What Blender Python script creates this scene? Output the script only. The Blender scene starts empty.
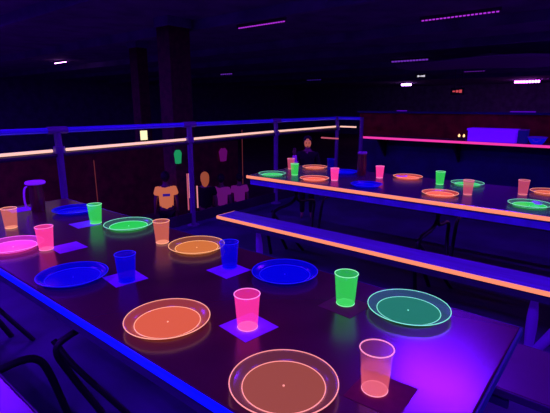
import bpy, bmesh, math, random
from mathutils import Vector, Matrix
random.seed(7)
C = bpy.context.scene.collection
SC = bpy.context.scene
PI = math.pi

# ------------------------------------------------------------------ camera
cam_d = bpy.data.cameras.new('camera'); cam = bpy.data.objects.new('camera', cam_d); C.objects.link(cam)
cam_d.sensor_width = 36.0; cam_d.sensor_fit = 'HORIZONTAL'
cam_d.lens = 431.0 / 550.0 * 36.0
cam_d.clip_start = 0.05; cam_d.clip_end = 200
cam.location = (0, 0, 1.40)
HEAD = math.radians(39.45)          # heading measured from +X towards +Y
PITCH = math.radians(13.25)
cam.rotation_euler = (PI/2 - PITCH, 0, HEAD - PI/2)
SC.camera = cam
# ------------------------------------------------------------------ world, exposure
w = bpy.data.worlds.new('night'); SC.world = w; w.use_nodes = True
w.node_tree.nodes['Background'].inputs[0].default_value = (0.05, 0.0, 0.3, 1)
w.node_tree.nodes['Background'].inputs[1].default_value = 0.02
SC.view_settings.view_transform = 'Standard'; SC.view_settings.look = 'None'
SC.view_settings.exposure = 0.0; SC.view_settings.gamma = 1.0; SC.view_settings.use_curve_mapping = False
SC.cycles.use_denoising = True
SC.cycles.max_bounces = 8; SC.cycles.transparent_max_bounces = 24
SC.cycles.sample_clamp_indirect = 2.0
SC.cycles.caustics_reflective = False; SC.cycles.caustics_refractive = False; SC.cycles.blur_glossy = 1.0
UV = (0.13, 0.004, 1.0)             # colour of the ultraviolet lamps as a camera sees it

# ------------------------------------------------------------------ materials
def lin(c):
    return tuple(((v/255)/12.92 if v/255 <= 0.04045 else (((v/255)+0.055)/1.055)**2.4) for v in c)
def pbr(name, col, rough=0.5, metal=0.0, emit=None, es=0.0, alpha=1.0, noise=0.0, nscale=12.0, spec=0.5, bump=0.0, stretch=None):
    m = bpy.data.materials.new(name); m.use_nodes = True
    nt = m.node_tree; b = nt.nodes['Principled BSDF']
    b.inputs['Base Color'].default_value = (*col, 1); b.inputs['Roughness'].default_value = rough
    b.inputs['Metallic'].default_value = metal; b.inputs['Specular IOR Level'].default_value = spec
    b.inputs['Alpha'].default_value = alpha
    if emit:
        b.inputs['Emission Color'].default_value = (*emit, 1); b.inputs['Emission Strength'].default_value = es
    if noise or bump:
        tc = nt.nodes.new('ShaderNodeTexCoord'); mp = nt.nodes.new('ShaderNodeMapping')
        n = nt.nodes.new('ShaderNodeTexNoise')
        nt.links.new(tc.outputs['Object'], mp.inputs[0]); nt.links.new(mp.outputs[0], n.inputs[0])
        if stretch: mp.inputs['Scale'].default_value = stretch
        n.inputs['Scale'].default_value = nscale; n.inputs['Detail'].default_value = 6
        if noise:
            r = nt.nodes.new('ShaderNodeValToRGB'); nt.links.new(n.outputs[0], r.inputs[0])
            r.color_ramp.elements[0].position = 0.3; r.color_ramp.elements[1].position = 0.7
            r.color_ramp.elements[0].color = (*[c*(1-noise) for c in col], 1)
            r.color_ramp.elements[1].color = (*[min(1, c*(1+noise)) for c in col], 1)
            nt.links.new(r.outputs[0], b.inputs['Base Color'])
        if bump:
            bp = nt.nodes.new('ShaderNodeBump'); bp.inputs['Strength'].default_value = bump; bp.inputs['Distance'].default_value = 0.002
            nt.links.new(n.outputs[0], bp.inputs['Height']); nt.links.new(bp.outputs[0], b.inputs['Normal'])
    return m
def fluo(name, rgb, es=1.0, alpha=1.0, rough=0.25, base=0.3):
    """dyed fluorescent plastic: it turns the ultraviolet light into its own colour"""
    l = lin(rgb)
    return pbr(name, tuple(base*v for v in l), rough, emit=l, es=es, alpha=alpha)

M = {}
M['tabletop'] = pbr('dark_laminate', (0.13, 0.030, 0.03), 0.23, noise=0.0, spec=1.0)
M['tabletop2'] = pbr('dark_blue_laminate', (0.06, 0.03, 0.07), 0.27, noise=0.10, nscale=9, spec=0.8)
M['bench'] = pbr('bench_laminate', (0.14, 0.06, 0.42), 0.33, noise=0.25, nscale=5, stretch=(6, 0.6, 1), spec=0.6)
M['bench_maroon'] = pbr('maroon_bench_laminate', (0.11, 0.03, 0.07), 0.33, noise=0.12, nscale=9, spec=0.9)
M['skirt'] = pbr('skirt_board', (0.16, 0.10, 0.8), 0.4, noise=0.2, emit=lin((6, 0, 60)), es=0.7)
M['skirt_dark'] = pbr('dark_skirt_board', (0.05, 0.04, 0.12), 0.5, noise=0.2)
M['trim_orange'] = fluo('orange_glow_edging', (255, 142, 104), 1.05, rough=0.4)
M['trim_blue'] = fluo('blue_glow_edging', (0, 12, 255), 1.0, rough=0.4)
M['trim_blue_dim'] = fluo('shaded_blue_edging', (4, 4, 95), 1.0, rough=0.4)  # same blue edging; weaker light on these sides is put into the colour
M['trim_dull'] = pbr('dull_edging', (0.08, 0.03, 0.12), 0.5)
M['trim_pink'] = fluo('pink_glow_edging', (250, 60, 165), 1.0, rough=0.4)
M['tube_pink'] = fluo('pale_pink_glow_tube', (255, 196, 176), 1.1, rough=0.4)
M['tube_red'] = fluo('dull_red_glow_tube', (190, 85, 105), 1.0, rough=0.4)
M['leg'] = pbr('black_steel', (0.02, 0.02, 0.02), 0.5, metal=0.3)
M['leg_violet'] = pbr('violet_painted_leg', (0.3, 0.2, 0.6), 0.5, emit=lin((35, 0, 110)), es=0.8)
M['leg2'] = pbr('grey_steel', (0.45, 0.35, 0.4), 0.4, metal=0.2)
M['floor'] = pbr('painted_floor', (0.045, 0.042, 0.11), 0.65, noise=0.25, nscale=3, spec=0.3)
M['lowfloor'] = pbr('rink_floor', (0.25, 0.12, 0.14), 0.6, noise=0.3, nscale=2, spec=0.2)
M['wall'] = pbr('dark_wall', (0.18, 0.15, 0.3), 0.8, noise=0.3, nscale=2)
M['ceiling'] = pbr('dark_ceiling', (0.2, 0.15, 0.32), 0.8, noise=0.3, nscale=1.5)
M['halfwall'] = pbr('dark_red_panel', (0.26, 0.015, 0.012), 0.8, noise=0.4, nscale=7, spec=0.2)
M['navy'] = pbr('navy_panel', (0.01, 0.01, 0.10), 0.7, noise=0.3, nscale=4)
M['ledge'] = pbr('ledge_laminate', (0.3, 0.1, 0.12), 0.4)
M['shopwall'] = pbr('maroon_board', (0.2, 0.02, 0.02), 0.8, noise=0.4, nscale=5)
M['column'] = pbr('brick_red_column', (0.10, 0.02, 0.02), 0.8, noise=0.5, nscale=8)
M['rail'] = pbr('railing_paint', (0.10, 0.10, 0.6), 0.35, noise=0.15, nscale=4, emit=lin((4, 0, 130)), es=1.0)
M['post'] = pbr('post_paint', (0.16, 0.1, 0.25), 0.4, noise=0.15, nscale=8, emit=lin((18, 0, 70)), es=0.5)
M['midrail'] = pbr('dark_rail_paint', (0.05, 0.02, 0.05), 0.5)
M['housing'] = pbr('lamp_housing', (0.1, 0.1, 0.1), 0.5)
M['paper'] = pbr('napkin_paper', (0.45, 0.2, 0.7), 0.85, noise=0.08, nscale=40, bump=0.2, emit=lin((35, 0, 135)), es=0.7)
M['paper_dark'] = pbr('napkin_paper_maroon', (0.22, 0.02, 0.05), 0.9, noise=0.1, nscale=40, bump=0.2, spec=0.2)
M['whitebox'] = pbr('white_plastic', (0.4, 0.2, 0.8), 0.5, emit=lin((82, 0, 225)), es=0.95)
M['dark'] = pbr('black_plastic', (0.03, 0.015, 0.02), 0.4)
M['pitcher'] = pbr('dark_smoked_plastic', (0.15, 0.02, 0.03), 0.25, spec=0.5)
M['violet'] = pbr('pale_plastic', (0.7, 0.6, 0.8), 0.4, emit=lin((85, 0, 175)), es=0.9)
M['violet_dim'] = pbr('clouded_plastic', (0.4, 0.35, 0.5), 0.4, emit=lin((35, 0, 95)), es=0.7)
M['skin'] = pbr('skin', (0.25, 0.12, 0.1), 0.6)
M['hair_dark'] = pbr('dark_hair', (0.015, 0.01, 0.01), 0.7)
M['cloth_dark'] = pbr('dark_cloth', (0.006, 0.003, 0.004), 0.9)
def led(name, rgb, s):
    return pbr(name, (0.1, 0.1, 0.1), 0.5, emit=rgb, es=s)

# ------------------------------------------------------------------ mesh helpers
def obj(name, bm, mat, parent=None, smooth=False, loc=None):
    me = bpy.data.meshes.new(name); bm.normal_update(); bm.to_mesh(me); bm.free()
    if smooth:
        for p in me.polygons: p.use_smooth = True
        try: me.set_sharp_from_angle(angle=math.radians(40))
        except Exception: pass
    me.materials.append(mat)
    o = bpy.data.objects.new(name, me); C.objects.link(o)
    if parent: o.parent = parent
    if loc: o.location = loc
    return o
def bx(bm, x0, x1, y0, y1, z0, z1, bev=0.0):
    b2 = bmesh.new()
    bmesh.ops.create_cube(b2, size=1)
    for v in b2.verts:
        v.co = Vector((x0 + (v.co.x+.5)*(x1-x0), y0 + (v.co.y+.5)*(y1-y0), z0 + (v.co.z+.5)*(z1-z0)))
    if bev: bmesh.ops.bevel(b2, geom=b2.edges[:], offset=bev, segments=2, affect='EDGES', profile=0.5)
    t = bpy.data.meshes.new('t'); b2.to_mesh(t); b2.free(); bm.from_mesh(t); bpy.data.meshes.remove(t)
    return bm
def box(*a, **k): return bx(bmesh.new(), *a, **k)
def tube(bm, pts, r, seg=10, caps=True):
    pts = [Vector(p) for p in pts]; rings = []
    up0 = None
    for i, p in enumerate(pts):
        d = (pts[min(i+1, len(pts)-1)] - pts[max(i-1, 0)]).normalized()
        if up0 is None:
            up0 = Vector((0, 0, 1)) if abs(d.z) < 0.9 else Vector((1, 0, 0))
        s = d.cross(up0).normalized(); u = s.cross(d).normalized(); up0 = u
        rr = r[i] if isinstance(r, (list, tuple)) else r
        rings.append([bm.verts.new(p + (s*math.cos(2*PI*k/seg) + u*math.sin(2*PI*k/seg))*rr) for k in range(seg)])
    for a, b in zip(rings, rings[1:]):
        for k in range(seg): bm.faces.new((a[k], a[(k+1) % seg], b[(k+1) % seg], b[k]))
    if caps:
        bm.faces.new(rings[0][::-1]); bm.faces.new(rings[-1])
    return bm
def curve(pts, n=8):
    """Catmull-Rom through the points"""
    P = [Vector(p) for p in pts]; P = [2*P[0]-P[1]] + P + [2*P[-1]-P[-2]]; out = []
    for i in range(1, len(P)-2):
        for k in range(n):
            t = k/n; a, b, c, d = P[i-1], P[i], P[i+1], P[i+2]
            out.append(0.5*((2*b) + (c-a)*t + (2*a-5*b+4*c-d)*t*t + (3*b-a-3*c+d)*t**3))
    out.append(P[-2]); return out
def lathe(bm, prof, seg=48, close=False):
    rings = []
    for r, z in prof:
        if r < 1e-6: rings.append([bm.verts.new((0, 0, z))])
        else: rings.append([bm.verts.new((r*math.cos(2*PI*k/seg), r*math.sin(2*PI*k/seg), z)) for k in range(seg)])
    prs = list(zip(rings, rings[1:]))
    if close: prs.append((rings[-1], rings[0]))
    for a, b in prs:
        if len(a) == 1 and len(b) == 1: continue
        for k in range(seg):
            k2 = (k+1) % seg
            if len(a) == 1: bm.faces.new((a[0], b[k2], b[k]))
            elif len(b) == 1: bm.faces.new((a[k], a[k2], b[0]))
            else: bm.faces.new((a[k], a[k2], b[k2], b[k]))
    bmesh.ops.recalc_face_normals(bm, faces=bm.faces[:])
    return bm
def torus(bm, R, r, z, seg=48, n=8, sx=1.0):
    return lathe(bm, [(R + r*math.cos(2*PI*k/n), z + r*math.sin(2*PI*k/n)) for k in range(n)], seg, close=True)
def thing(name, label, cat, loc=(0, 0, 0), rz=0.0, group=None):
    o = bpy.data.objects.new(name, None); C.objects.link(o); o.empty_display_size = 0.05
    o.location = loc; o.rotation_euler = (0, 0, rz); o['label'] = label; o['category'] = cat
    if group: o['group'] = group
    return o
def tag(o, label, cat, group=None):
    o['label'] = label; o['category'] = cat
    if group: o['group'] = group
    return o
def struct(name, bm, m):
    o = obj(name, bm, m); o['kind'] = 'structure'; return o
def copy_tree(o, parent=None):
    c = o.copy(); C.objects.link(c)
    if parent: c.parent = parent
    for ch in list(o.children): copy_tree(ch, c)
    return c

# ------------------------------------------------------------------ setting
LZ = -1.9; CZ = 3.3
struct('floor', box(-3, 6.95, -4, 4.0, -0.22, 0), M['floor'])
struct('floor_rink', box(-3, 45, -8, 34, LZ-0.1, LZ), M['lowfloor'])
struct('ceiling', box(-3, 45, -8, 34, CZ, CZ+0.1), M['ceiling'])
struct('wall_far_right', box(45, 45.1, -8, 34, LZ, CZ), M['wall'])
struct('wall_far_left', box(-3, 45, 34, 34.1, LZ, CZ), M['wall'])
struct('wall_near_right', box(-3, 45, -8.1, -8, LZ, CZ), M['wall'])
struct('wall_near_left', box(-3.1, -3, -8, 34, LZ, CZ), M['wall'])
struct('wall_half_deck', box(6.84, 6.95, -4, 3.72, 0.0, 1.27), M['halfwall'])
struct('trim_half_wall_base', box(6.825, 6.84, -4, 3.72, 0.0, 0.86), M['navy'])
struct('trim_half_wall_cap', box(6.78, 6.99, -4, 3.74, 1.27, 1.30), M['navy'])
shop = struct('wall_shop', box(3.2, 11.55, 11.3, 11.4, LZ, 0.12), M['shopwall'])
# ceiling joists
for i, x in enumerate([4, 7, 10.8, 14, 19, 24, 30]):
    struct('trim_joist', box(x, x+0.12, -8, 34, CZ-0.22, CZ), M['ceiling'])

# ------------------------------------------------------------------ ultraviolet lamps
def tube_shell(R_, L_, a0, a1, th=0.006, n=18):
    """added curved hood along Y; open between a1 and a0 degrees (0 = +X, 90 = up)"""
    bm = bmesh.new(); rows = []
    for k in range(n+1):
        a = math.radians(a0 - (360-(a1-a0))*0 - k/n*((a0 - (a1-360))))
        rows.append([bm.verts.new((q*math.cos(a), y, q*math.sin(a))) for q in (R_, R_+th) for y in (-L_/2, L_/2)])
    for p, q in zip(rows, rows[1:]):
        bm.faces.new((p[0], p[1], q[1], q[0])); bm.faces.new((p[2], q[2], q[3], p[3]))
        bm.faces.new((p[0], q[0], q[2], p[2])); bm.faces.new((p[1], p[3], q[3], q[1]))
    bm.faces.new((rows[0][0], rows[0][2], rows[0][3], rows[0][1])); bm.faces.new((rows[-1][0], rows[-1][1], rows[-1][3], rows[-1][2]))
    bmesh.ops.recalc_face_normals(bm, faces=bm.faces[:]); return bm
def lamp(x, y, length, label, strength, dots=18, z=CZ, wdt=0.06, rgb=UV, group='ultraviolet bars under the ceiling', solid=False, tilt=0.0):
    t = thing('ultraviolet_lamp', label, 'lamp', (x, y, z), 0, group)
    obj('housing', box(-wdt*0.9, wdt*0.9, -length/2-0.03, length/2+0.03, -0.07, 0, bev=0.008), M['housing'], t)
    bm = bmesh.new()
    if solid:
        tube(bm, [(0, -length/2, -0.085), (0, length/2, -0.085)], wdt/2, 10)
    else:
        n = dots; st = length/n
        bx(bm, -wdt/2, wdt/2, -st*0.3, st*0.3, -0.07-max(0.022, wdt*0.55), -0.07)
        o = obj('led', bm, led('uv_led', rgb, strength), t, loc=(0, -length/2+.5*st, 0))
        for k in range(1, n):
            c = o.copy(); C.objects.link(c); c.parent = t; c.location = (0, -length/2+(k+.5)*st, 0)
        return t
    obj('light_tube', bm, led('uv_led', rgb, 3.0), t)
    ld = bpy.data.lights.new('lamp_light', 'AREA'); ld.shape = 'RECTANGLE'; ld.size = wdt; ld.size_y = length
    ld.color = rgb; ld.energy = strength*PI*wdt*length*1.35
    lo = bpy.data.objects.new('lamp_light', ld); C.objects.link(lo); lo.parent = t
    lo.location = (-math.sin(tilt)*(wdt/2+0.012), 0, -0.085-math.cos(tilt)*(wdt/2+0.012)); lo.rotation_euler = (0, tilt, 0)
    return t
PINKUV = (0.62, 0.04, 1.0)
# lamps above the deck, out of the photograph's frame
baffled = lamp(4.45, 1.30, 0.9, 'unseen ultraviolet tube lamp over the table with orange edging, nearest to it, with an added baffle', 235, wdt=0.10, solid=True, z=CZ, tilt=math.radians(28))
obj('light_baffle', tube_shell(0.12, 0.92, 32, 258), M['housing'], baffled, loc=(0, 0, -0.085))  # unseen baffle added to keep this lamp's light off the floor
lamp(1.55, 6.0, 1.2, 'unseen ultraviolet tube lamp beyond the left railing', 300, wdt=0.09, solid=True, z=CZ)
lamp(-1.2, -0.6, 1.2, 'ultraviolet tube lamp behind the photographer, over the near table corner', 230, wdt=0.10, solid=True, z=CZ)
lamp(-1.5, 4.2, 1.2, 'unseen ultraviolet tube lamp left of the long blue-edged table', 400, wdt=0.10, solid=True, z=CZ)
lamp(3.0, -2.6, 1.2, 'unseen ultraviolet tube lamp at the right end of the deck', 300, wdt=0.10, solid=True, z=CZ)

VIS = [  # x, y, length, strength, dots, label
 (10.0, 3.22, 1.6, 0.75, 20, 'dotted violet ceiling bar, longest one at the upper right', PINKUV),
 (8.1, 7.1, 1.45, 0.65, 20, 'dotted magenta ceiling bar at upper centre', PINKUV),
 (9.4, 20.0, 1.1, 14, 8, 'bright white-violet ceiling bar at far left', (0.8, 0.25, 1.0)),
 (12.1, 16.3, 0.6, 0.6, 6, 'short dim violet bar between the two dark columns', (0.35, 0.05, 0.8)),
 (19.0, 19.4, 1.0, 0.45, 6, 'dim blue-violet bar right of the wide dark column', (0.25, 0.04, 0.8)),
 (27.5, 18.9, 1.3, 0.16, 6, 'faintest blue bar over the centre of the hall', (0.12, 0.03, 0.9)),
 (18.2, 7.7, 1.6, 0.5, 12, 'dim violet bar left of the ceiling drape', (0.3, 0.05, 0.9)),
 (26.0, 7.25, 1.1, 0.4, 8, 'dim violet bar under the ceiling drape', (0.3, 0.03, 0.8)),
 (38.0, 16.2, 0.9, 14, 4, 'bright small white-violet bar far across the rink, right of centre', (0.6, 0.2, 1.0)),
 (39.0, 6.95, 1.75, 14, 9, 'brightest wide magenta bar at the right of the hall', (0.75, 0.1, 1.0)),
]
for x, y in ((12, -2.5), (22, -3), (33, -3.5), (1.5, 13), (2.5, 24)):  # unseen lamps added to lift the dark walls and ceiling
    lamp(x, y, 1.4, {12: 'added unseen fill lamp over the rink, nearest the right wall and deck', 22: 'added unseen fill lamp over the middle of the rink by the right wall', 33: 'added unseen fill lamp over the far end of the rink by the right wall', 1.5: 'added unseen fill lamp over the left part of the lower floor', 2.5: 'added unseen fill lamp over the far left corner of the lower floor'}[x], 620, wdt=0.10, solid=True)
for x, y, L, s, d, lb, rgb in VIS:
    lamp(x, y, L, lb, s, d, rgb=rgb, z=CZ if x < 35 else 3.3, wdt=0.03 if x < 15 else 0.09 if x < 35 else 0.3)

# ------------------------------------------------------------------ far signs, columns, drape
def sign(x, y, z, wy, h, n, rgb, s, label, name='lit_sign'):
    t = thing(name, label, 'sign', (x, y, z))
    obj('panel', box(0, 0.06, -wy/2-0.08, wy/2+0.08, -h, h, bev=0.01), M['dark'], t)
    st = wy/n; sm = led('sign_led', rgb, s)
    for k in range(n):
        c = -wy/2+(k+.5)*st; hh = h*0.45*(0.7+0.3*math.sin(k*2.1+1))
        obj('light_block', box(-0.02, 0, c-st*0.38, c+st*0.38, -hh, hh), sm, t)
    for q in (-1, 1): obj('hanger', tube(bmesh.new(), [(0.03, q*wy/3, h), (0.03, q*wy/3, CZ-z)], 0.012, 6), M['dark'], t)
    return t
sign(20, 7.85, 2.68, 0.36, 0.09, 4, (0.8, 0.75, 0.9), 0.9, 'small white illuminated sign hanging far across the hall')
sign(20, 6.2, 1.98, 0.42, 0.15, 3, (1.0, 0.10, 0.12), 0.6, 'small red illuminated display hanging far across the hall')

def column(name, x0, x1, y0, y1, label):
    t = thing(name, label, 'column', ((x0+x1)/2, (y0+y1)/2, LZ))
    a, b = (x1-x0)/2, (y1-y0)/2
    obj('shaft', box(-a, a, -b, b, 0.25, CZ-LZ-0.2), M['column'], t)
    obj('plinth', box(-a-.05, a+.05, -b-.05, b+.05, 0, 0.25, bev=0.01), M['wall'], t)
    obj('capital', box(-a-.04, a+.04, -b-.04, b+.04, CZ-LZ-0.2, CZ-LZ, bev=0.01), M['wall'], t)
    return t
column('square_column', 6.30, 6.88, 8.2, 8.65, 'wide dark red square column left of centre, beyond the railing')
column('square_column', 7.98, 8.35, 12.0, 12.4, 'narrower dark red column farther back, behind the small lit square sign')
# small yellow-white lit square mounted on the farther column
t = thing('lit_square_sign', 'small square yellow-white lit sign on the farther column, just above the railing tube', 'sign', (7.99, 11.94, 0.47))
obj('frame', box(-0.15, 0.15, -0.0, 0.05, -0.17, 0.17, bev=0.01), M['dark'], t)
obj('light_panel', box(-0.125, 0.125, -0.015, 0.0, -0.145, 0.145, bev=0.005), led('warm_panel', (1.0, 0.8, 0.45), 1.3), t)

# ceiling drape with one raised point
bm = bmesh.new()
apex = Vector((17.5, 4.4, 3.22)); n = 24; ring = []
for k in range(n):
    a = 2*PI*k/n
    ring.append(Vector((17.5+2.6*math.cos(a), 4.4+3.4*math.sin(a), 2.86+0.04*math.sin(4*a))))
va = bm.verts.new(apex); vm = [bm.verts.new(apex.lerp(p, 0.45)-Vector((0, 0, 0.13))) for p in ring]; vo = [bm.verts.new(p) for p in ring]
for k in range(n):
    k2 = (k+1) % n
    bm.faces.new((va, vm[k], vm[k2])); bm.faces.new((vm[k], vo[k], vo[k2], vm[k2]))
drape = thing('ceiling_drape', 'faint violet fabric canopy with a raised point under the far ceiling', 'canopy', (0, 0, 0))
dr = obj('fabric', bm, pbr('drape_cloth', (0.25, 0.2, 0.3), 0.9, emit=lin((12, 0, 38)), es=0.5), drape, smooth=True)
md = dr.modifiers.new('thickness', 'SOLIDIFY'); md.thickness = 0.01
obj('rope', tube(bmesh.new(), [(17.5, 4.4, 3.2), (17.5, 4.4, CZ)], 0.02, 6), M['dark'], drape)
for o in drape.children: o.location = (-17.5, -4.4, -3.22)
drape.location = (17.5, 4.4, 3.22)

# ------------------------------------------------------------------ railing
RY = 3.9; RX = 6.4; TZ = 1.185
rail = thing('deck_railing', 'long violet metal railing with glowing pink tube around the deck', 'railing', (0, RY, 0))
def rp(name, bm, m): return obj(name, bm, m, rail, smooth=True)
bm = bmesh.new(); tube(bm, [(-2.9, 0, TZ), (RX, 0, TZ)], 0.024, 12)
rp('top_rail', bm, M['rail'])
bm = bmesh.new(); tube(bm, [(RX, 0.02, TZ), (RX+0.01, -0.44, TZ)], 0.024, 12)
rp('top_rail', bm, M['rail'])
posts = [-2.9, -1.3, 0.2, 1.74, 3.21, 4.76, RX]
for x in posts:
    p = rp('post', tube(bmesh.new(), [(x, 0, 0.012), (x, 0, TZ-0.02)], 0.030, 12), M['post'])
    obj('foot_plate', lathe(bmesh.new(), [(0, 0), (0.07, 0), (0.07, 0.012), (0, 0.012)], 20), M['post'], p, loc=(x, 0, 0))
    obj('collar', tube(bmesh.new(), [(x, 0, 0.985), (x, 0, 1.045)], 0.048, 12), M['post'], p)
    obj('top_fitting', tube(bmesh.new(), [(x-0.085, 0, TZ), (x+0.085 if x < 6 else x+0.035, 0, TZ)], 0.032, 12), M['post'], p)
p = rp('post', tube(bmesh.new(), [(RX, -0.46, 0.0), (RX, -0.46, TZ+0.02)], 0.03, 12), M['post'])
for a, b, z0, z1 in [(-1.3, 0.2, 0.995, 0.998), (0.2, 1.74, 0.998, 1.01), (1.74, 3.21, 1.012, 1.022), (3.21, 4.76, 1.022, 1.04), (4.76, RX, 1.04, 1.047)]:
    rp('glow_tube', tube(bmesh.new(), [(a+0.06, 0, z0), (b-0.06, 0, z1)], 0.0135, 10), M['tube_pink'])
    rp('middle_rail', tube(bmesh.new(), [(a+0.03, 0, z0-0.04), (b-0.03, 0, z1-0.04)], 0.021, 10), M['midrail'])
    rp('toe_board', box(a+0.03, b-0.03, -0.008, 0.008, 0.04, 0.16), M['midrail'])
rp('glow_tube', tube(bmesh.new(), [(RX, -0.06, 1.047), (RX, -0.36, 1.047)], 0.012, 10), M['tube_pink'])
rp('glow_tube', tube(bmesh.new(), [(RX-0.55, -0.05, 0.892), (RX-0.04, -0.05, 0.846)], 0.012, 10), M['tube_red'])

# ledge along the half wall
led_t = thing('counter_ledge', 'long dark ledge with pink glowing front edge along the half wall', 'counter', (6.4, 0, 0))
obj('ledge_top', box(0, 0.42, -3.9, 3.40, 0.87, 0.9045), M['ledge'], led_t)
obj('edge_strip', box(-0.012, 0.0, -3.9, 3.40, 0.872, 0.9045, bev=0.003), M['trim_pink'], led_t)
for y in (-2.8, -1.2, 0.6, 2.0, 3.2):
    bm = bmesh.new()
    bm_pts = [(0.42, y, 0.55), (0.42, y, 0.869), (0.08, y, 0.869)]
    f1 = [bm.verts.new((p[0], p[1]-0.015, p[2])) for p in bm_pts]; f2 = [bm.verts.new((p[0], p[1]+0.015, p[2])) for p in bm_pts]
    bm.faces.new(f1); bm.faces.new(f2[::-1])
    for k in range(3): bm.faces.new((f1[k], f2[k], f2[(k+1) % 3], f1[(k+1) % 3]))
    bmesh.ops.recalc_face_normals(bm, faces=bm.faces[:])
    obj('bracket', bm, M['dark'], led_t)

for (y, L, lb) in ((1.23, 0.30, 'added violet glint on the half wall cap above the storage box'), (2.98, 0.14, 'small added violet glint on the half wall cap, left of the ceiling signs')):
    t = thing('cap_glint', lb, 'glint', (6.88, y, 1.3005), 0, 'added glints on the half wall')  # thin glowing sheets added for violet light falling on the cap
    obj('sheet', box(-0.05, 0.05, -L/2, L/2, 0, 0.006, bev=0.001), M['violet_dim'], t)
    obj('upper_layer', box(-0.045, 0.05, -L/2, L/2, 0.006, 0.014, bev=0.001), M['violet'], t)
# items on the ledge
t = thing('storage_box', 'wide violet-white storage box on the pink-edged ledge', 'box', (6.56, 1.50, 0.905))
obj('body', box(-0.12, 0.12, -0.30, 0.30, 0, 0.15, bev=0.008), M['whitebox'], t)
obj('lid', box(-0.13, 0.13, -0.315, 0.315, 0.15, 0.18, bev=0.006), M['whitebox'], t)
obj('latch', box(-0.138, -0.13, -0.04, 0.04, 0.12, 0.165, bev=0.002), M['whitebox'], t)
t = thing('speaker_box', 'narrow dark blue box pushed against the white storage box', 'box', (6.56, 1.13, 0.905))
obj('cabinet', box(-0.1, 0.1, -0.05, 0.05, 0, 0.17, bev=0.006), M['trim_blue_dim'], t)
obj('cap', box(-0.102, 0.102, -0.052, 0.052, 0.17, 0.18, bev=0.002), M['violet_dim'], t)
t = thing('mixing_bowl', 'round blue plastic bowl on the ledge, right of the boxes', 'bowl', (6.50, 0.955, 0.9055))
bl = fluo('blue_bowl_plastic', (10, 8, 200), 0.8)
obj('bowl_wall', lathe(bmesh.new(), [(0, 0.0), (0.06, 0), (0.085, 0.03), (0.112, 0.09), (0.106, 0.09), (0.08, 0.034), (0, 0.01)], 32), bl, t, smooth=True)
obj('rim', torus(bmesh.new(), 0.112, 0.006, 0.09, 32), M['violet_dim'], t, smooth=True)
for i, (y, lb) in enumerate([(1.93, 'tiny warm tealight on the ledge, left one of two'), (1.865, 'tiny warm tealight on the ledge, touching the white box side')]):
    t = thing('tealight', lb, 'candle', (6.5, y, 0.905))
    obj('cup', lathe(bmesh.new(), [(0, 0), (0.022, 0), (0.024, 0.05), (0.020, 0.05), (0.018, 0.01), (0, 0.01)], 16), M['dark'], t)
    obj('flame', lathe(bmesh.new(), [(0, 0.045), (0.014, 0.055), (0.016, 0.068), (0.008, 0.085), (0, 0.095)], 12), led('flame', (1.0, 0.5, 0.2), 2.0), t, smooth=True)
    obj('wick', tube(bmesh.new(), [(0, 0, 0.01), (0, 0, 0.05)], 0.003, 6), M['dark'], t)

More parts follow.
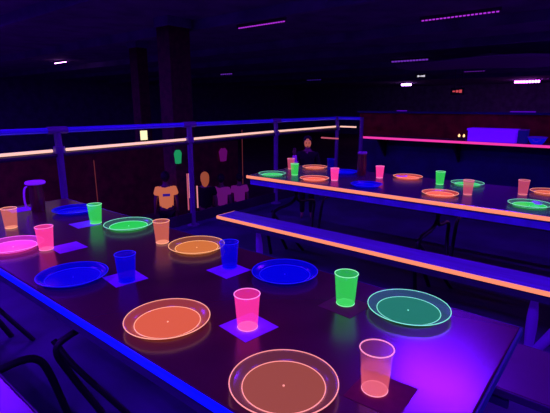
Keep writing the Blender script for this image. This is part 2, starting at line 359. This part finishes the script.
# ------------------------------------------------------------------ tables
def slab(x0, x1, y0, y1, z0, z1): return box(x0, x1, y0, y1, z0, z1, bev=0.004)
def ring_trim(x0, x1, y0, y1, z0, z1, side):
    e = 0.008; bm = bmesh.new()
    if side == 'x0': bx(bm, x0-e, x0, y0-e, y1+e, z0, z1, 0.003)
    if side == 'x1': bx(bm, x1, x1+e, y0-e, y1+e, z0, z1, 0.003)
    if side == 'y0': bx(bm, x0, x1, y0-e, y0, z0, z1, 0.003)
    if side == 'y1': bx(bm, x0, x1, y1, y1+e, z0, z1, 0.003)
    return bm
def table(x0, x1, y0, y1, nb, fb, label, mats, top_m, bench_m, legm, skirt_m, ext=0.0, bmats=None):
    t = thing('picnic_table', label, 'table', (x0, y0, 0))
    ox, oy = x0, y0
    def part(name, bm, m, par=t, smooth=False):
        bmesh.ops.translate(bm, verts=bm.verts[:], vec=(-ox, -oy, 0))
        return obj(name, bm, m, par, smooth)
    part('tabletop', slab(x0, x1, y0, y1, 0.713, 0.75), top_m)
    for sd, m in zip(('x0', 'x1', 'y0', 'y1'), mats):
        part('edge_strip', ring_trim(x0, x1, y0, y1, 0.721, 0.748, sd), m)
    bm = bmesh.new(); s = 0.02
    bx(bm, x0+s, x0+s+0.02, y0+s, y1-s, 0.66, 0.713); bx(bm, x1-s-0.02, x1-s, y0+s, y1-s, 0.66, 0.713)
    bx(bm, x0+s+0.02, x1-s-0.02, y0+s, y0+s+0.02, 0.66, 0.713); bx(bm, x0+s+0.02, x1-s-0.02, y1-s-0.02, y1-s, 0.66, 0.713)
    part('skirt', bm, skirt_m)
    for (a, b), near in ((nb, True), (fb, False)):
        ye = y0 - (0 if near else ext)
        bn = part('bench', slab(a, b, ye, y1-0.05, 0.415, 0.45), bench_m)
        for sd, m in zip(('x0', 'x1', 'y0', 'y1'), bmats or mats):
            part('bench_edge_strip', ring_trim(a, b, ye, y1-0.05, 0.421, 0.449, sd), m, bn)
        bm = bmesh.new()
        bx(bm, a+.015, a+.03, y0+.02, y1-.07, 0.37, 0.415); bx(bm, b-.03, b-.015, y0+.02, y1-.07, 0.37, 0.415)
        part('bench_skirt', bm, M['skirt_dark'], bn)
    # bent tube leg frames
    cx = (x0+x1)/2
    L = y1-y0
    for yy in (y0+0.12, y0+L*0.545, y1-0.25):
        for side in (-1, 1):
            be = nb[1] if side < 0 else fb[0]     # bench edge that faces the table
            bo = (nb[0]+0.06) if side < 0 else (fb[1]-0.06)
            ec = x0+0.06 if side < 0 else x1-0.06
            f = -side
            part('leg', tube(bmesh.new(), curve([(bo, yy, 0.395), (be, yy, 0.40), (be+f*0.11, yy, 0.405), (be+f*0.17, yy, 0.38), (be+f*0.205, yy, 0.31), (be+f*0.25, yy, 0.12), (be+f*0.275, yy, 0.0)], 5), 0.0155, 10), legm, t, True)
            part('leg', tube(bmesh.new(), curve([(cx+f*0.04, yy, 0.69), (cx+f*-0.03, yy+0.02, 0.46), (ec+f*0.13, yy+0.03, 0.415), (ec+f*0.06, yy+0.03, 0.37), (ec+f*0.10, yy+0.02, 0.24), (ec+f*0.2, yy-0.03, 0.0)], 5), 0.0155, 10), legm, t, True)
        part('leg', tube(bmesh.new(), curve([(x0+0.12, yy+0.05, 0.41), (x0+0.16, yy-0.02, 0.30), (x0+0.26, yy-0.12, 0.12), (x0+0.33, yy-0.18, 0.0)], 5), 0.013, 10), legm, t, True)
        part('brace', tube(bmesh.new(), [(x0+0.1, yy, 0.655), (x0+0.14, yy, 0.69), (x1-0.14, yy, 0.69), (x1-0.1, yy, 0.655)], 0.014, 8), legm, t, True)
    part('spine_bar', tube(bmesh.new(), [(cx, y0+0.12, 0.696), (cx, y1-0.25, 0.696)], 0.016, 8), legm, t, True)
    return t
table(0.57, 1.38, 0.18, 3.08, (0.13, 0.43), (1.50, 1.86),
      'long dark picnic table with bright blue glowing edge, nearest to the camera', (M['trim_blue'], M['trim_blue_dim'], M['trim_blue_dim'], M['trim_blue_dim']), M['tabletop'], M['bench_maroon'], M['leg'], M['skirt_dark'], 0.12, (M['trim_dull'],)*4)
table(2.975, 3.91, -0.9, 2.79, (2.53, 2.75), (4.10, 4.36),
      'second long picnic table and benches with orange glowing edges', (M['trim_orange'], M['trim_orange'], M['trim_orange'], M['trim_orange']), M['tabletop2'], M['bench'], M['leg'], M['skirt'], 0.0, (M['trim_orange'], M['trim_dull'], M['trim_orange'], M['trim_orange']))


t = [o for o in C.objects if o.name == 'picnic_table.001'][0]
for yy, lean in ((0.30, 0.0), (0.16, 0.10), (2.42, 0.0), (-0.6, 0.0)):
    bm = bmesh.new()
    tube(bm, curve([(2.70-2.975, yy+0.9-lean*0.2, 0.37), (2.72-2.975, yy+0.9, 0.2), (2.73-2.975, yy+0.9+lean, 0.0)], 5), [0.008, 0.016, 0.02, 0.024, 0.027, 0.03, 0.03, 0.03, 0.028, 0.026, 0.024], 10)
    obj('bench_leg', bm, M['leg_violet'], t, smooth=True)

# ------------------------------------------------------------------ plates and cups
PC = {  # kind: wall rgb, wall alpha, base rgb, base alpha, edge rgb
 'orange': dict(base=(215, 92, 62), rim=(160, 60, 60), edge=(255, 165, 135)),
 'dull_orange': dict(base=(150, 72, 58), rim=(105, 45, 62), edge=(255, 150, 140)),
 'amber': dict(base=(205, 112, 52), rim=(140, 72, 50), edge=(255, 180, 120)),
 'pink': dict(base=(255, 60, 195), rim=(190, 40, 170), edge=(255, 120, 235)),
 'green': dict(base=(38, 200, 72), rim=(50, 95, 85), edge=(135, 235, 190)),
 'dark_green': dict(base=(26, 120, 80), rim=(45, 80, 105), edge=(125, 225, 190)),
 'blue': dict(base=(0, 0, 205), rim=(0, 0, 185), edge=(30, 20, 235)),
 'red_orange': dict(base=(245, 90, 66), rim=(200, 70, 60), edge=(255, 170, 145)),
}
PR = 0.128
PLATE = {}
def plate_meshes():
    d = {}
    d['plate_base'] = lathe(bmesh.new(), [(0, 0.002), (0.09, 0.002), (0.097, 0.0035), (0.099, 0.006), (0.0965, 0.006), (0.089, 0.0045), (0, 0.0045)], 56)
    d['flared_rim'] = lathe(bmesh.new(), [(0.099, 0.0045), (0.108, 0.010), (0.118, 0.0165), (PR, 0.020), (PR, 0.0214), (0.117, 0.0180), (0.107, 0.0115), (0.099, 0.006)], 56, close=True)
    d['rim_edge'] = torus(bmesh.new(), PR, 0.0014, 0.0208, 56)
    d['inner_ring'] = torus(bmesh.new(), 0.0985, 0.0013, 0.0062, 56)
    d['centre_button'] = lathe(bmesh.new(), [(0, 0.0045), (0.0028, 0.0045), (0.0025, 0.0065), (0, 0.007)], 12)
    out = {}
    for k, b in d.items():
        me = bpy.data.meshes.new(k); b.to_mesh(me); b.free()
        for p in me.polygons: p.use_smooth = True
        out[k] = me
    return out
PM = plate_meshes()
def mesh_with(me, m):
    c = me.copy(); c.materials.clear(); c.materials.append(m); return c
def make_plate(kind):
    c = PC[kind]
    if kind == 'blue':
        bm_, rm_, em_ = fluo('blue_plate_base', c['base'], 0.9, 0.9), fluo('blue_plate_rim', c['rim'], 0.85, 0.8), fluo('blue_plate_edge', c['edge'], 0.9)
    else:
        bm_, rm_, em_ = fluo(kind+'_plate_base', c['base'], 1.0, 0.92), fluo(kind+'_plate_rim', c['rim'], 1.0, 0.55), fluo(kind+'_plate_edge', c['edge'], 1.15)
    if kind == 'dark_green':
        for q in (bm_, rm_):
            q.node_tree.nodes['Principled BSDF'].inputs['Roughness'].default_value = 0.6; q.node_tree.nodes['Principled BSDF'].inputs['Specular IOR Level'].default_value = 0.15
    t = thing('party_plate', '', 'plate')
    for k, m in (('plate_base', bm_), ('flared_rim', rm_), ('rim_edge', em_), ('inner_ring', em_), ('centre_button', em_)):
        o = bpy.data.objects.new(k, mesh_with(PM[k], m)); C.objects.link(o); o.parent = t
    return t
def place_plate(kind, x, y, label, group, z=0.75, rz=0.0):
    t = make_plate(kind) if kind not in PLATE else copy_tree(PLATE[kind])
    PLATE.setdefault(kind, t)
    t.location = (x, y, z); t.rotation_euler = (0, 0, rz); t['label'] = label; t['group'] = group
    return t
CC = {
 'pink': dict(wall=(255, 52, 160), a=0.33, edge=(255, 130, 215), base=(255, 120, 190)),
 'hot_pink': dict(wall=(250, 60, 150), a=0.40, edge=(255, 120, 190), base=(255, 130, 190)),
 'green': dict(wall=(50, 200, 80), a=0.38, edge=(140, 240, 165), base=(80, 225, 110)),
 'orange': dict(wall=(215, 105, 82), a=0.26, edge=(255, 165, 130), base=(255, 170, 130)),
 'rose': dict(wall=(225, 90, 110), a=0.15, edge=(255, 150, 170), base=(225, 110, 110)),
 'dull_rose': dict(wall=(190, 72, 100), a=0.36, edge=(235, 130, 140), base=(225, 120, 130)),
 'faint_blue': dict(wall=(0, 0, 120), a=0.35, edge=(10, 5, 150), base=(0, 0, 140)),
 'blue': dict(wall=(0, 0, 190), a=0.42, edge=(25, 20, 220), base=(0, 0, 230)),
}
def cup_meshes():
    H = 0.109; r0, r1 = 0.0295, 0.0383; th = 0.0012
    f = lambda z: r0 + (r1-r0)*z/H
    d = {}
    seg = 48
    prof = [(f(z), z) for z in (0.004, 0.012)]
    # fine moulded ribs on the lower part
    for k in range(12):
        z = 0.014 + k*0.0036; prof += [(f(z)+0.0005, z), (f(z+.0018)-0.0001, z+.0018)]
    prof += [(f(z), z) for z in (0.06, 0.085, H)]
    prof += [(f(z)-th, z) for z in (H, 0.085, 0.06, 0.02, 0.006)]
    d['cup_wall'] = lathe(bmesh.new(), prof, seg, close=True)
    d['rim_edge'] = torus(bmesh.new(), r1, 0.0016, H, seg)
    d['cup_base'] = lathe(bmesh.new(), [(0, 0.001), (r0-0.002, 0.001), (r0, 0.003), (r0, 0.006), (r0-0.002, 0.006), (0, 0.004)], seg)
    d['base_ring'] = torus(bmesh.new(), r0+0.0003, 0.0013, 0.004, seg)
    out = {}
    for k, b in d.items():
        me = bpy.data.meshes.new(k); b.to_mesh(me); b.free()
        for p in me.polygons: p.use_smooth = True
        out[k] = me
    return out
CM = cup_meshes(); CUP = {}
def make_cup(kind):
    c = CC[kind]; es = 1.0
    wm = fluo(kind+'_cup_wall', c['wall'], 1.0, c['a']); em = fluo(kind+'_cup_edge', c['edge'], 1.05); bm_ = fluo(kind+'_cup_base', c['base'], 1.0, 0.6)
    if kind == 'rose':
        nt = wm.node_tree; b = nt.nodes['Principled BSDF']
        tc = nt.nodes.new('ShaderNodeTexCoord'); sx = nt.nodes.new('ShaderNodeSeparateXYZ'); mr = nt.nodes.new('ShaderNodeMapRange'); rp_ = nt.nodes.new('ShaderNodeValToRGB')
        nt.links.new(tc.outputs['Object'], sx.inputs[0]); nt.links.new(sx.outputs['Z'], mr.inputs['Value'])
        mr.inputs['From Min'].default_value = 0.05; mr.inputs['From Max'].default_value = 0.07
        mr.inputs['To Min'].default_value = 0.27; mr.inputs['To Max'].default_value = 0.07
        nt.links.new(mr.outputs[0], b.inputs['Alpha'])
    t = thing('plastic_cup', '', 'cup')
    for k, m in (('cup_wall', wm), ('rim_edge', em), ('cup_base', bm_), ('base_ring', em)):
        o = bpy.data.objects.new(k, mesh_with(CM[k], m)); C.objects.link(o); o.parent = t
    return t
def place_cup(kind, x, y, label, group, z=0.7515):
    t = make_cup(kind) if kind not in CUP else copy_tree(CUP[kind])
    CUP.setdefault(kind, t)
    t.location = (x, y, z); t['label'] = label; t['group'] = group
    return t
def napkin(x, y, rz, label, m='paper', s=0.128, group='paper napkins on the blue-edged table'):
    bm = bmesh.new(); n = 8
    vs = [[bm.verts.new(((i/n-.5)*s, (j/n-.5)*s, 0.0006*random.random()*(1 if 0 < i < n and 0 < j < n else 0.2))) for j in range(n+1)] for i in range(n+1)]
    for i in range(n):
        for j in range(n): bm.faces.new((vs[i][j], vs[i+1][j], vs[i+1][j+1], vs[i][j+1]))
    r = bmesh.ops.extrude_face_region(bm, geom=bm.faces[:])
    bmesh.ops.translate(bm, verts=[v for v in r['geom'] if isinstance(v, bmesh.types.BMVert)], vec=(0, 0, 0.0009))
    bmesh.ops.recalc_face_normals(bm, faces=bm.faces[:])
    o = obj('paper_napkin', bm, M[m], loc=(x, y, 0.7501)); o.rotation_euler = (0, 0, rz)
    tag(o, label, 'napkin', group); return o

G1, G2 = 'party plates on the blue-edged table', 'party plates on the orange-edged table'
place_plate('dull_orange', 0.703, 0.552, 'dull orange party plate at the bottom of the photo, nearest one', G1)
place_plate('orange', 0.720, 1.017, 'bright orange party plate left of the pink cup on its napkin', G1)
place_plate('blue', 0.705, 1.587, 'dark blue party plate at left, nearest the blue glowing edge', G1)
place_plate('pink', 0.703, 2.163, 'hot pink party plate cut by the left side of the photo', G1)
place_plate('dark_green', 1.260, 0.480, 'dark green party plate at the right of the near table', G1)
place_plate('blue', 1.246, 0.976, 'blue party plate in the middle of the near table, behind the pink cup', G1)
place_plate('amber', 1.243, 1.494, 'amber orange party plate between the clear orange cup and blue cup', G1)
place_plate('green', 1.248, 2.066, 'bright green party plate at the far side of the near table', G1)
place_plate('blue', 1.225, 2.628, 'blue party plate at the far end of the near table, by the railing post', G1)
place_plate('green', 3.118, 2.60, 'green party plate at the left tip of the orange-edged table', G2)
place_plate('orange', 3.749, 2.543, 'orange party plate at the back left of the orange-edged table, above another', G2)
place_plate('red_orange', 3.15, 2.138, 'red-orange party plate near the glowing edge, left of the pink cup', G2)
place_plate('blue', 3.667, 2.137, 'blue party plate at the back, between the blue cup and dark pitcher', G2)
place_plate('blue', 3.173, 1.638, 'blue party plate near the orange edge, in front of the pink cup', G2)
place_plate('red_orange', 3.77, 1.535, 'red-orange party plate at the back, beside the violet party blower', G2)
place_plate('green', 3.765, 1.015, 'green party plate behind the rose cup at the back of the orange-edged table', G2)
place_plate('red_orange', 3.193, 1.045, 'red-orange party plate at the front, left of the rose cup', G2)
place_plate('orange', 3.763, 0.426, 'orange party plate at the back, cut by the right side of the photo', G2)
place_plate('green', 3.208, 0.464, 'green party plate at the front right with a purple favour on it', G2)

H1, H2 = 'plastic cups on the blue-edged table', 'plastic cups on the orange-edged table'
place_cup('rose', 0.829, 0.381, 'nearly clear rose cup in front of the violet glare, nearest cup', H1)
place_cup('pink', 0.854, 0.809, 'pink cup on a violet napkin in the middle of the near table', H1)
place_cup('green', 1.178, 0.664, 'green cup left of the dark green plate', H1)
place_cup('blue', 1.168, 1.202, 'blue cup on a blue napkin right of the amber plate', H1)
place_cup('orange', 1.1905, 1.685, 'clear orange cup touching the left side of the amber plate', H1)
place_cup('green', 1.169, 2.269, 'green cup left of the bright green plate', H1)
place_cup('hot_pink', 0.79, 2.015, 'hot pink cup right of the pink plate', H1)
place_cup('orange', 0.828, 2.533, 'orange cup at the left side of the photo, behind the pink plate', H1)
place_cup('blue', 0.82, 1.399, 'blue cup on a violet napkin right of the left blue plate', H1)
place_cup('dull_rose', 3.555, 2.71, 'dull orange cup half hidden behind the green cup', H2, 0.75)
place_cup('green', 3.26, 2.44, 'green cup at the left of the orange-edged table', H2, 0.75)
place_cup('faint_blue', 3.80, 2.38, 'blue cup behind the two orange plates', H2, 0.75)
place_cup('hot_pink', 3.245, 1.988, 'pink cup right of the red-orange plate, left part of the far table', H2, 0.75)
place_cup('hot_pink', 3.62, 1.74, 'pink cup right of the dark pitcher', H2, 0.75)
place_cup('green', 3.64, 1.201, 'green cup left of the back green plate on the far table', H2, 0.75)
place_cup('dull_rose', 3.34, 0.892, 'rose cup in front of the back green plate', H2, 0.75)
place_cup('dull_rose', 3.60, 0.575, 'rose cup at the right of the far table, behind the front green plate', H2, 0.75)

napkin(0.862, 0.812, math.radians(-8), 'violet paper napkin under the pink cup')
napkin(1.145, 1.185, math.radians(-5), 'blue-violet paper napkin under the blue cup right of the amber plate')
napkin(0.834, 1.434, math.radians(-8), 'violet paper napkin under the blue cup beside the left blue plate')
napkin(1.168, 0.66, math.radians(-4), 'dark paper napkin under the green cup left of the dark green plate', 'paper_dark')
napkin(0.832, 0.366, math.radians(2), 'dark maroon paper napkin under the nearly clear cup', 'paper_dark')
napkin(0.87, 1.97, math.radians(-3), 'violet paper napkin under the hot pink cup at left')
napkin(1.12, 2.30, math.radians(-4), 'violet paper napkin under the green cup at the far side')
napkin(1.03, 2.95, math.radians(-5), 'violet glare at the far end, added as a flat sheet, left of the dark pitcher')  # flat sheet added where the tabletop shows violet glare

# party blower and purple favour
bow = t = thing('bow_favour', 'small purple bow lying on the front right green plate', 'party favour', (3.25, 0.43, 0.7575), 0.4, 'purple bows lying on plates')
bm = bmesh.new()
for s in (-1, 1):
    tube(bm, curve([(0, 0, 0.006), (s*0.03, 0.018, 0.012), (s*0.045, 0, 0.012), (s*0.03, -0.018, 0.010), (0, 0, 0.006)], 5), 0.005, 6)
obj('loop', bm, M['violet'], t, smooth=True)
obj('knot', lathe(bmesh.new(), [(0, -0.001), (0.008, 0.003), (0.009, 0.008), (0.005, 0.014), (0, 0.016)], 12), M['violet'], t, smooth=True)

c = copy_tree(bow); c.location = (3.74, 1.58, 0.7575); c.rotation_euler = (0, 0, 2.0); c['label'] = 'small purple bow lying on the left side of the back red-orange plate'
# pitchers
def pitcher(x, y, s, label, lid, hy, top_r):
    t = thing('drink_pitcher', label, 'pitcher', (x, y, 0.75))
    obj('jug_body', lathe(bmesh.new(), [(0, 0), (0.046*s, 0), (0.050*s, 0.01), (0.052*s, 0.12), (0.046*s, 0.19), (0.050*s, 0.215), (0.046*s, 0.215), (0.042*s, 0.19), (0.047*s, 0.12), (0.044*s, 0.012), (0, 0.012)], 32), M['pitcher'], t, smooth=True)
    obj('lid', lathe(bmesh.new(), [(0, 0.216), (top_r*0.9, 0.216), (top_r, 0.222), (top_r, 0.232), (top_r*0.92, 0.238), (0, 0.240)], 32), lid, t, smooth=True)
    a = hy
    pts = [(0.048, 0.205), (0.062, 0.19), (0.07, 0.14), (0.070, 0.08), (0.062, 0.035), (0.050, 0.03)]
    obj('handle', tube(bmesh.new(), curve([(r*math.cos(a), r*math.sin(a), z) for r, z in pts], 5), 0.006, 8), lid, t, smooth=True)
    return t
pitcher(1.09, 2.825, 0.80, 'dark pitcher with wide violet lid at the far end of the near table', M['violet'], math.radians(175), 0.058).scale = (1, 1, 0.80)
pitcher(3.668, 1.95, 0.9, 'dark pitcher with dim lid standing on the orange-edged table', M['violet_dim'], math.radians(60), 0.046).scale = (0.95, 0.95, 0.93)

# ------------------------------------------------------------------ shirts, display rack, poles below the deck
def shirt_mesh(W, Hh, D=0.03, sleeve=0.35):
    """hung T-shirt in the XZ plane, thickness along Y"""
    out = [(-0.28, 0.0), (-0.16, 0.06), (-0.10, 0.02), (0, -0.01), (0.10, 0.02), (0.16, 0.06), (0.28, 0.0), (0.55, -0.22), (0.42, -0.34), (0.31, -0.24), (0.31, -0.6), (0.33, -1.0), (0, -1.03), (-0.33, -1.0), (-0.31, -0.6), (-0.31, -0.24), (-0.42, -0.34), (-0.55, -0.22)]
    bm = bmesh.new()
    f = [bm.verts.new((x*W, -D/2, z*Hh)) for x, z in out]; b = [bm.verts.new((x*W, D/2, z*Hh)) for x, z in out]
    n = len(out)
    bm.faces.new(f); bm.faces.new(b[::-1])
    for k in range(n): bm.faces.new((f[k], b[k], b[(k+1) % n], f[(k+1) % n]))
    bmesh.ops.triangulate(bm, faces=bm.faces[:]); bmesh.ops.subdivide_edges(bm, edges=bm.edges[:], cuts=1, use_grid_fill=True)
    for v in bm.verts: v.co.y += 0.012*math.sin(v.co.x*30/W*0.5) * (1 if v.co.y > 0 else 1)
    bmesh.ops.recalc_face_normals(bm, faces=bm.faces[:])
    return bm
def hung_shirt(x, y, z, W, Hh, rgb, label, rz=0.0, printc=None):
    t = thing('hanging_shirt', label, 'shirt', (x, y, z), rz, 'glowing shirts hung below the deck')
    obj('garment', shirt_mesh(W, Hh), fluo('shirt_cloth', rgb, 1.0, rough=0.9), t)
    obj('hanger', tube(tube(bmesh.new(), [(-0.2*W, 0, 0.02*Hh), (0, 0, 0.1*Hh), (0.2*W, 0, 0.02*Hh)], 0.006, 6), [(0, 0, 0.1*Hh), (0, 0.0, 0.16*Hh)], 0.005, 6), M['dark'], t)
    if printc: obj('print_patch', box(-0.14*W, 0.14*W, -0.036, -0.02, -0.42*Hh, -0.26*Hh), fluo('shirt_print', printc, 1.0), t)
    return t
hung_shirt(6.32, 8.13, 0.37, 0.20, 0.30, (25, 140, 85), 'small green shirt hung on the wide square column, left of the railing post')
hung_shirt(10.75, 11.25, -0.12, 0.38, 0.44, (88, 8, 92), 'small dim magenta shirt hanging high on the maroon board')

rack = thing('display_rack', 'low rack with two pairs of pale pink glowing uprights behind the railing post', 'rack', (5.77, 7.0, LZ))
obj('rack_base', box(-0.25, 0.25, -0.2, 0.2, 0, 0.08, bev=0.01), M['dark'], rack)
for x, z0, z1, nm in ((-0.12, 1.15, 1.92, 'a'), (-0.075, 1.40, 1.92, 'b'), (-0.05, 1.15, 1.66, 'c'), (0.13, 1.15, 1.63, 'd')):
    obj('glow_strip', tube(bmesh.new(), [(x, 0, z0), (x, 0, z1)], 0.013, 8), M['tube_red'] if nm in 'ac' else fluo('rack_strip', (235, 140, 145), 1.0), rack)
for x in (-0.1, 0.1):
    obj('upright', tube(bmesh.new(), [(x, 0.03, 0.08), (x, 0.03, 1.9)], 0.02, 8), M['dark'], rack)
for (x, y, z0, z1, lb) in ((8.35, 8.0, -1.9, 0.76, 'thin dull orange pole left of the orange-edged table tip'), (4.2, 8.0, -1.9, 0.36, 'thin dull orange pole behind the far green cup')):
    t = thing('marker_pole', lb, 'pole', (x, y, LZ))
    obj('rod', tube(bmesh.new(), [(0, 0, 0.02), (0, 0, z1-LZ)], 0.008, 8), fluo('pole_tape', (110, 42, 45), 0.8), t)
    obj('foot', lathe(bmesh.new(), [(0, 0), (0.15, 0), (0.15, 0.015), (0, 0.02)], 20), M['dark'], t)

# ------------------------------------------------------------------ people
def skin_obj(name, verts, edges, radii, mat, parent, levels=1, root=0):
    me = bpy.data.meshes.new(name); me.from_pydata(verts, edges, []); 
    o = bpy.data.objects.new(name, me); C.objects.link(o); o.parent = parent
    me.materials.append(mat)
    md = o.modifiers.new('skin', 'SKIN'); md.use_smooth_shade = True
    sd = o.modifiers.new('sub', 'SUBSURF'); sd.levels = levels; sd.render_levels = levels
    for i, r in enumerate(radii):
        sv = me.skin_vertices[0].data[i]; rr = r if isinstance(r, tuple) else (r, r)
        sv.radius = rr; sv.use_root = (i == root)
    return o
def person(x, y, z, rz, h, label, top_m, hair_m, arms='down', long_hair=False, face_m=None, sleeve_m=None, logo=None, trouser_m=None):
    """figure faces local -Y; h = standing height"""
    t = thing('person', label, 'person', (x, y, z), rz)
    k = h/1.75
    V = []; E = []; R = []
    def v(p, r, par=None):
        V.append(tuple(c*k for c in p)); R.append(tuple(a*k for a in r) if isinstance(r, tuple) else r*k)
        if par is not None: E.append((par, len(V)-1))
        return len(V)-1
    pel = v((0, 0, 0.95), (0.15, 0.11)); wa = v((0, 0, 1.08), (0.135, 0.10), pel); ch = v((0, 0, 1.28), (0.16, 0.11), wa); up = v((0, 0.0, 1.41), (0.11, 0.08), ch)
    nk = v((0, 0, 1.50), 0.055, up); hd0 = v((0, -0.01, 1.585), (0.066, 0.075), nk); hd1 = v((0, -0.005, 1.665), (0.076, 0.09), hd0); v((0, 0.0, 1.72), (0.058, 0.065), hd1)
    AR = []
    for s in (-1, 1):
        hp = v((s*0.09, 0, 0.88), 0.085, pel); kn = v((s*0.10, -0.01, 0.49), 0.055, hp); an = v((s*0.10, 0.02, 0.09), 0.038, kn); ft = v((s*0.105, -0.06, 0.045), (0.042, 0.032), an); v((s*0.11, -0.16, 0.035), (0.04, 0.022), ft)
        sh = v((s*0.165, 0, 1.40), 0.058, up)
        if arms == 'up' and s == -1:
            el = (s*0.27, -0.06, 1.20); wr = (s*0.27, -0.18, 1.42)
        elif arms == 'front':
            el = (s*0.24, -0.04, 1.15); wr = (s*0.12, -0.27, 1.22)
        else:
            el = (s*0.24, 0.02, 1.14); wr = (s*0.25, -0.06, 0.90)
        e_ = v(el, 0.042, sh); w_ = v(wr, 0.028, e_)
        d = (Vector(wr)-Vector(el)).normalized(); side = d.cross(Vector((0, 1, 0))).normalized() if abs(d.y) < .9 else Vector((1, 0, 0))
        pm = Vector(wr)+d*0.06; p_ = v(tuple(pm), (0.032, 0.018), w_)
        for j, (off, ln) in enumerate(((-0.024, 0.075), (-0.008, 0.085), (0.008, 0.08), (0.024, 0.062))):
            a = pm + side*off + d*0.04; b = a + d*ln*0.5 + Vector((0, -0.008, 0)); f1 = v(tuple(a), 0.0095, p_); v(tuple(b), 0.008, f1)
        th = Vector(wr)+d*0.03+side*(-0.035*s)+Vector((0, -0.015, 0)); f1 = v(tuple(th), 0.011, w_); v(tuple(th+d*0.03+side*(-0.008*s)), 0.009, f1)
        AR.append((s, el, wr))
    skin_obj('body', V, E, R, M['skin'], t)
    # shirt with sleeves
    V = []; E = []; R = []
    a0 = v((0, 0, 0.90), (0.175, 0.135)); a1 = v((0, 0, 1.08), (0.165, 0.128), a0); a2 = v((0, 0, 1.28), (0.185, 0.135), a1); a3 = v((0, 0, 1.42), (0.13, 0.10), a2); v((0, 0, 1.455), (0.075, 0.07), a3)
    for s, el, wr in AR:
        s1 = v((s*0.175, 0, 1.39), 0.08, a3); m = Vector((s*0.175, 0, 1.39)).lerp(Vector(el), 0.62 if sleeve_m is None else 0.97); s2 = v(tuple(m), 0.074 if sleeve_m is None else 0.058, s1)
    sh = skin_obj('shirt', V, E, R, top_m, t)
    if sleeve_m:
        for s, el, wr in AR:
            V = []; E = []; R = []
            a = v(tuple(Vector((s*0.175, 0, 1.39)).lerp(Vector(el), 0.35)), 0.062); b = v(el, 0.060, a); v(tuple(Vector(el).lerp(Vector(wr), 0.93)), 0.045, b)
            skin_obj('sleeve', V, E, R, sleeve_m if s == -1 else top_m, sh)
    if logo:
        obj('shirt_logo', box(-0.085*k, 0.075*k, 0, 0.012*k, 1.24*k, 1.30*k, bev=0.003), logo, sh, loc=(0, 0.128*k, 0))
    V = []; E = []; R = []
    a0 = v((0, 0, 0.93), (0.165, 0.125))
    for s in (-1, 1):
        b = v((s*0.095, 0, 0.84), 0.10, a0); c = v((s*0.10, -0.005, 0.48), 0.07, b); v((s*0.10, 0.02, 0.09), 0.055, c)
    skin_obj('trousers', V, E, R, trouser_m or M['cloth_dark'], t)
    # hair: cap over the back and crown of the head
    bm = bmesh.new(); bmesh.ops.create_icosphere(bm, subdivisions=3, radius=1.0)
    for q in bm.verts:
        c = q.co; zz = c.z*0.125 + 0.0
        if long_hair and c.z < 0 and c.y > -0.2: zz = c.z*0.27
        q.co = Vector((c.x*0.098*k*(1.0 if c.z > -0.5 else 0.85), (max(c.y, -0.45 if c.z > 0.25 else 0.05)*0.105+0.012)*k, (1.665+zz)*k))
    obj('hair', bm, hair_m, t, smooth=True)
    # face features
    bm = bmesh.new()
    for s in (-1, 1):
        b2 = bmesh.ops.create_icosphere(bm, subdivisions=2, radius=0.012*k)
        bmesh.ops.translate(bm, verts=b2['verts'], vec=(s*0.03*k, -0.088*k, 1.635*k))
    obj('eyes', bm, M['cloth_dark'], t, smooth=True)
    bm = bmesh.new(); tube(bm, [(0, -0.085*k, 1.64*k), (0, -0.105*k, 1.605*k), (0, -0.09*k, 1.595*k)], [0.006*k, 0.013*k, 0.010*k], 8)
    obj('nose', bm, face_m or M['skin'], t, smooth=True)
    bm = bmesh.new(); tube(bm, [(-0.024*k, -0.079*k, 1.565*k), (0, -0.088*k, 1.563*k), (0.024*k, -0.079*k, 1.565*k)], [0.004*k, 0.007*k, 0.004*k], 8)
    obj('mouth', bm, M['hair_dark'], t, smooth=True)
    if face_m:
        bm = bmesh.new(); bmesh.ops.create_icosphere(bm, subdivisions=4, radius=1.0)
        bmesh.ops.delete(bm, geom=[q for q in bm.verts if q.co.y > -0.15], context='VERTS')
        for q in bm.verts: q.co = Vector((q.co.x*0.072*k, (q.co.y*0.082-0.008)*k, (1.622+q.co.z*0.105)*k))
        fo = obj('glowing_face', bm, face_m, t, smooth=True)  # orange glow put on as an added layer over the face
        sm = fo.modifiers.new('t', 'SOLIDIFY'); sm.thickness = 0.004
    return t
def face_to_cam(x, y): return math.atan2(-y, -x) + PI/2
f_or = fluo('orange_tshirt', (190, 98, 66), 1.0, rough=0.9); f_pu = fluo('purple_tshirt', (88, 14, 100), 1.0, rough=0.9)
person(5.92, 8.12, LZ, face_to_cam(5.92, 8.12)+PI, 1.80, 'person seen from behind in a glowing orange t-shirt with a small purple logo', f_or, M['hair_dark'], logo=fluo('logo', (50, 20, 120), 1.0))
person(7.12, 7.55, LZ, face_to_cam(7.1, 7.5)+PI-0.3, 1.66, 'person in a dim purple shirt with dark hair, left one of the purple pair', f_pu, M['hair_dark'])
person(7.75, 7.55, LZ, face_to_cam(7.7, 7.5)+PI+0.3, 1.60, 'person in a dim purple shirt, right one beside the thin pole', f_pu, M['hair_dark'])
person(6.52, 7.45, LZ, face_to_cam(6.5, 7.5)+PI, 1.78, 'person with orange glowing long hair and dark clothes behind the railing post', M['cloth_dark'], fluo('glowing_hair', (150, 72, 45), 1.0, rough=0.9), long_hair=True)
person(4.39, 3.09, 0, face_to_cam(4.39, 3.09), 1.015, 'child with orange glowing face standing at the tip of the orange-edged table', M['cloth_dark'], M['hair_dark'], arms='up', face_m=fluo('glow_face', (165, 80, 66), 1.0, rough=0.8), sleeve_m=pbr('violet_sleeve', (0.4, 0.3, 0.5), 0.9, emit=lin((80, 0, 165)), es=0.9))
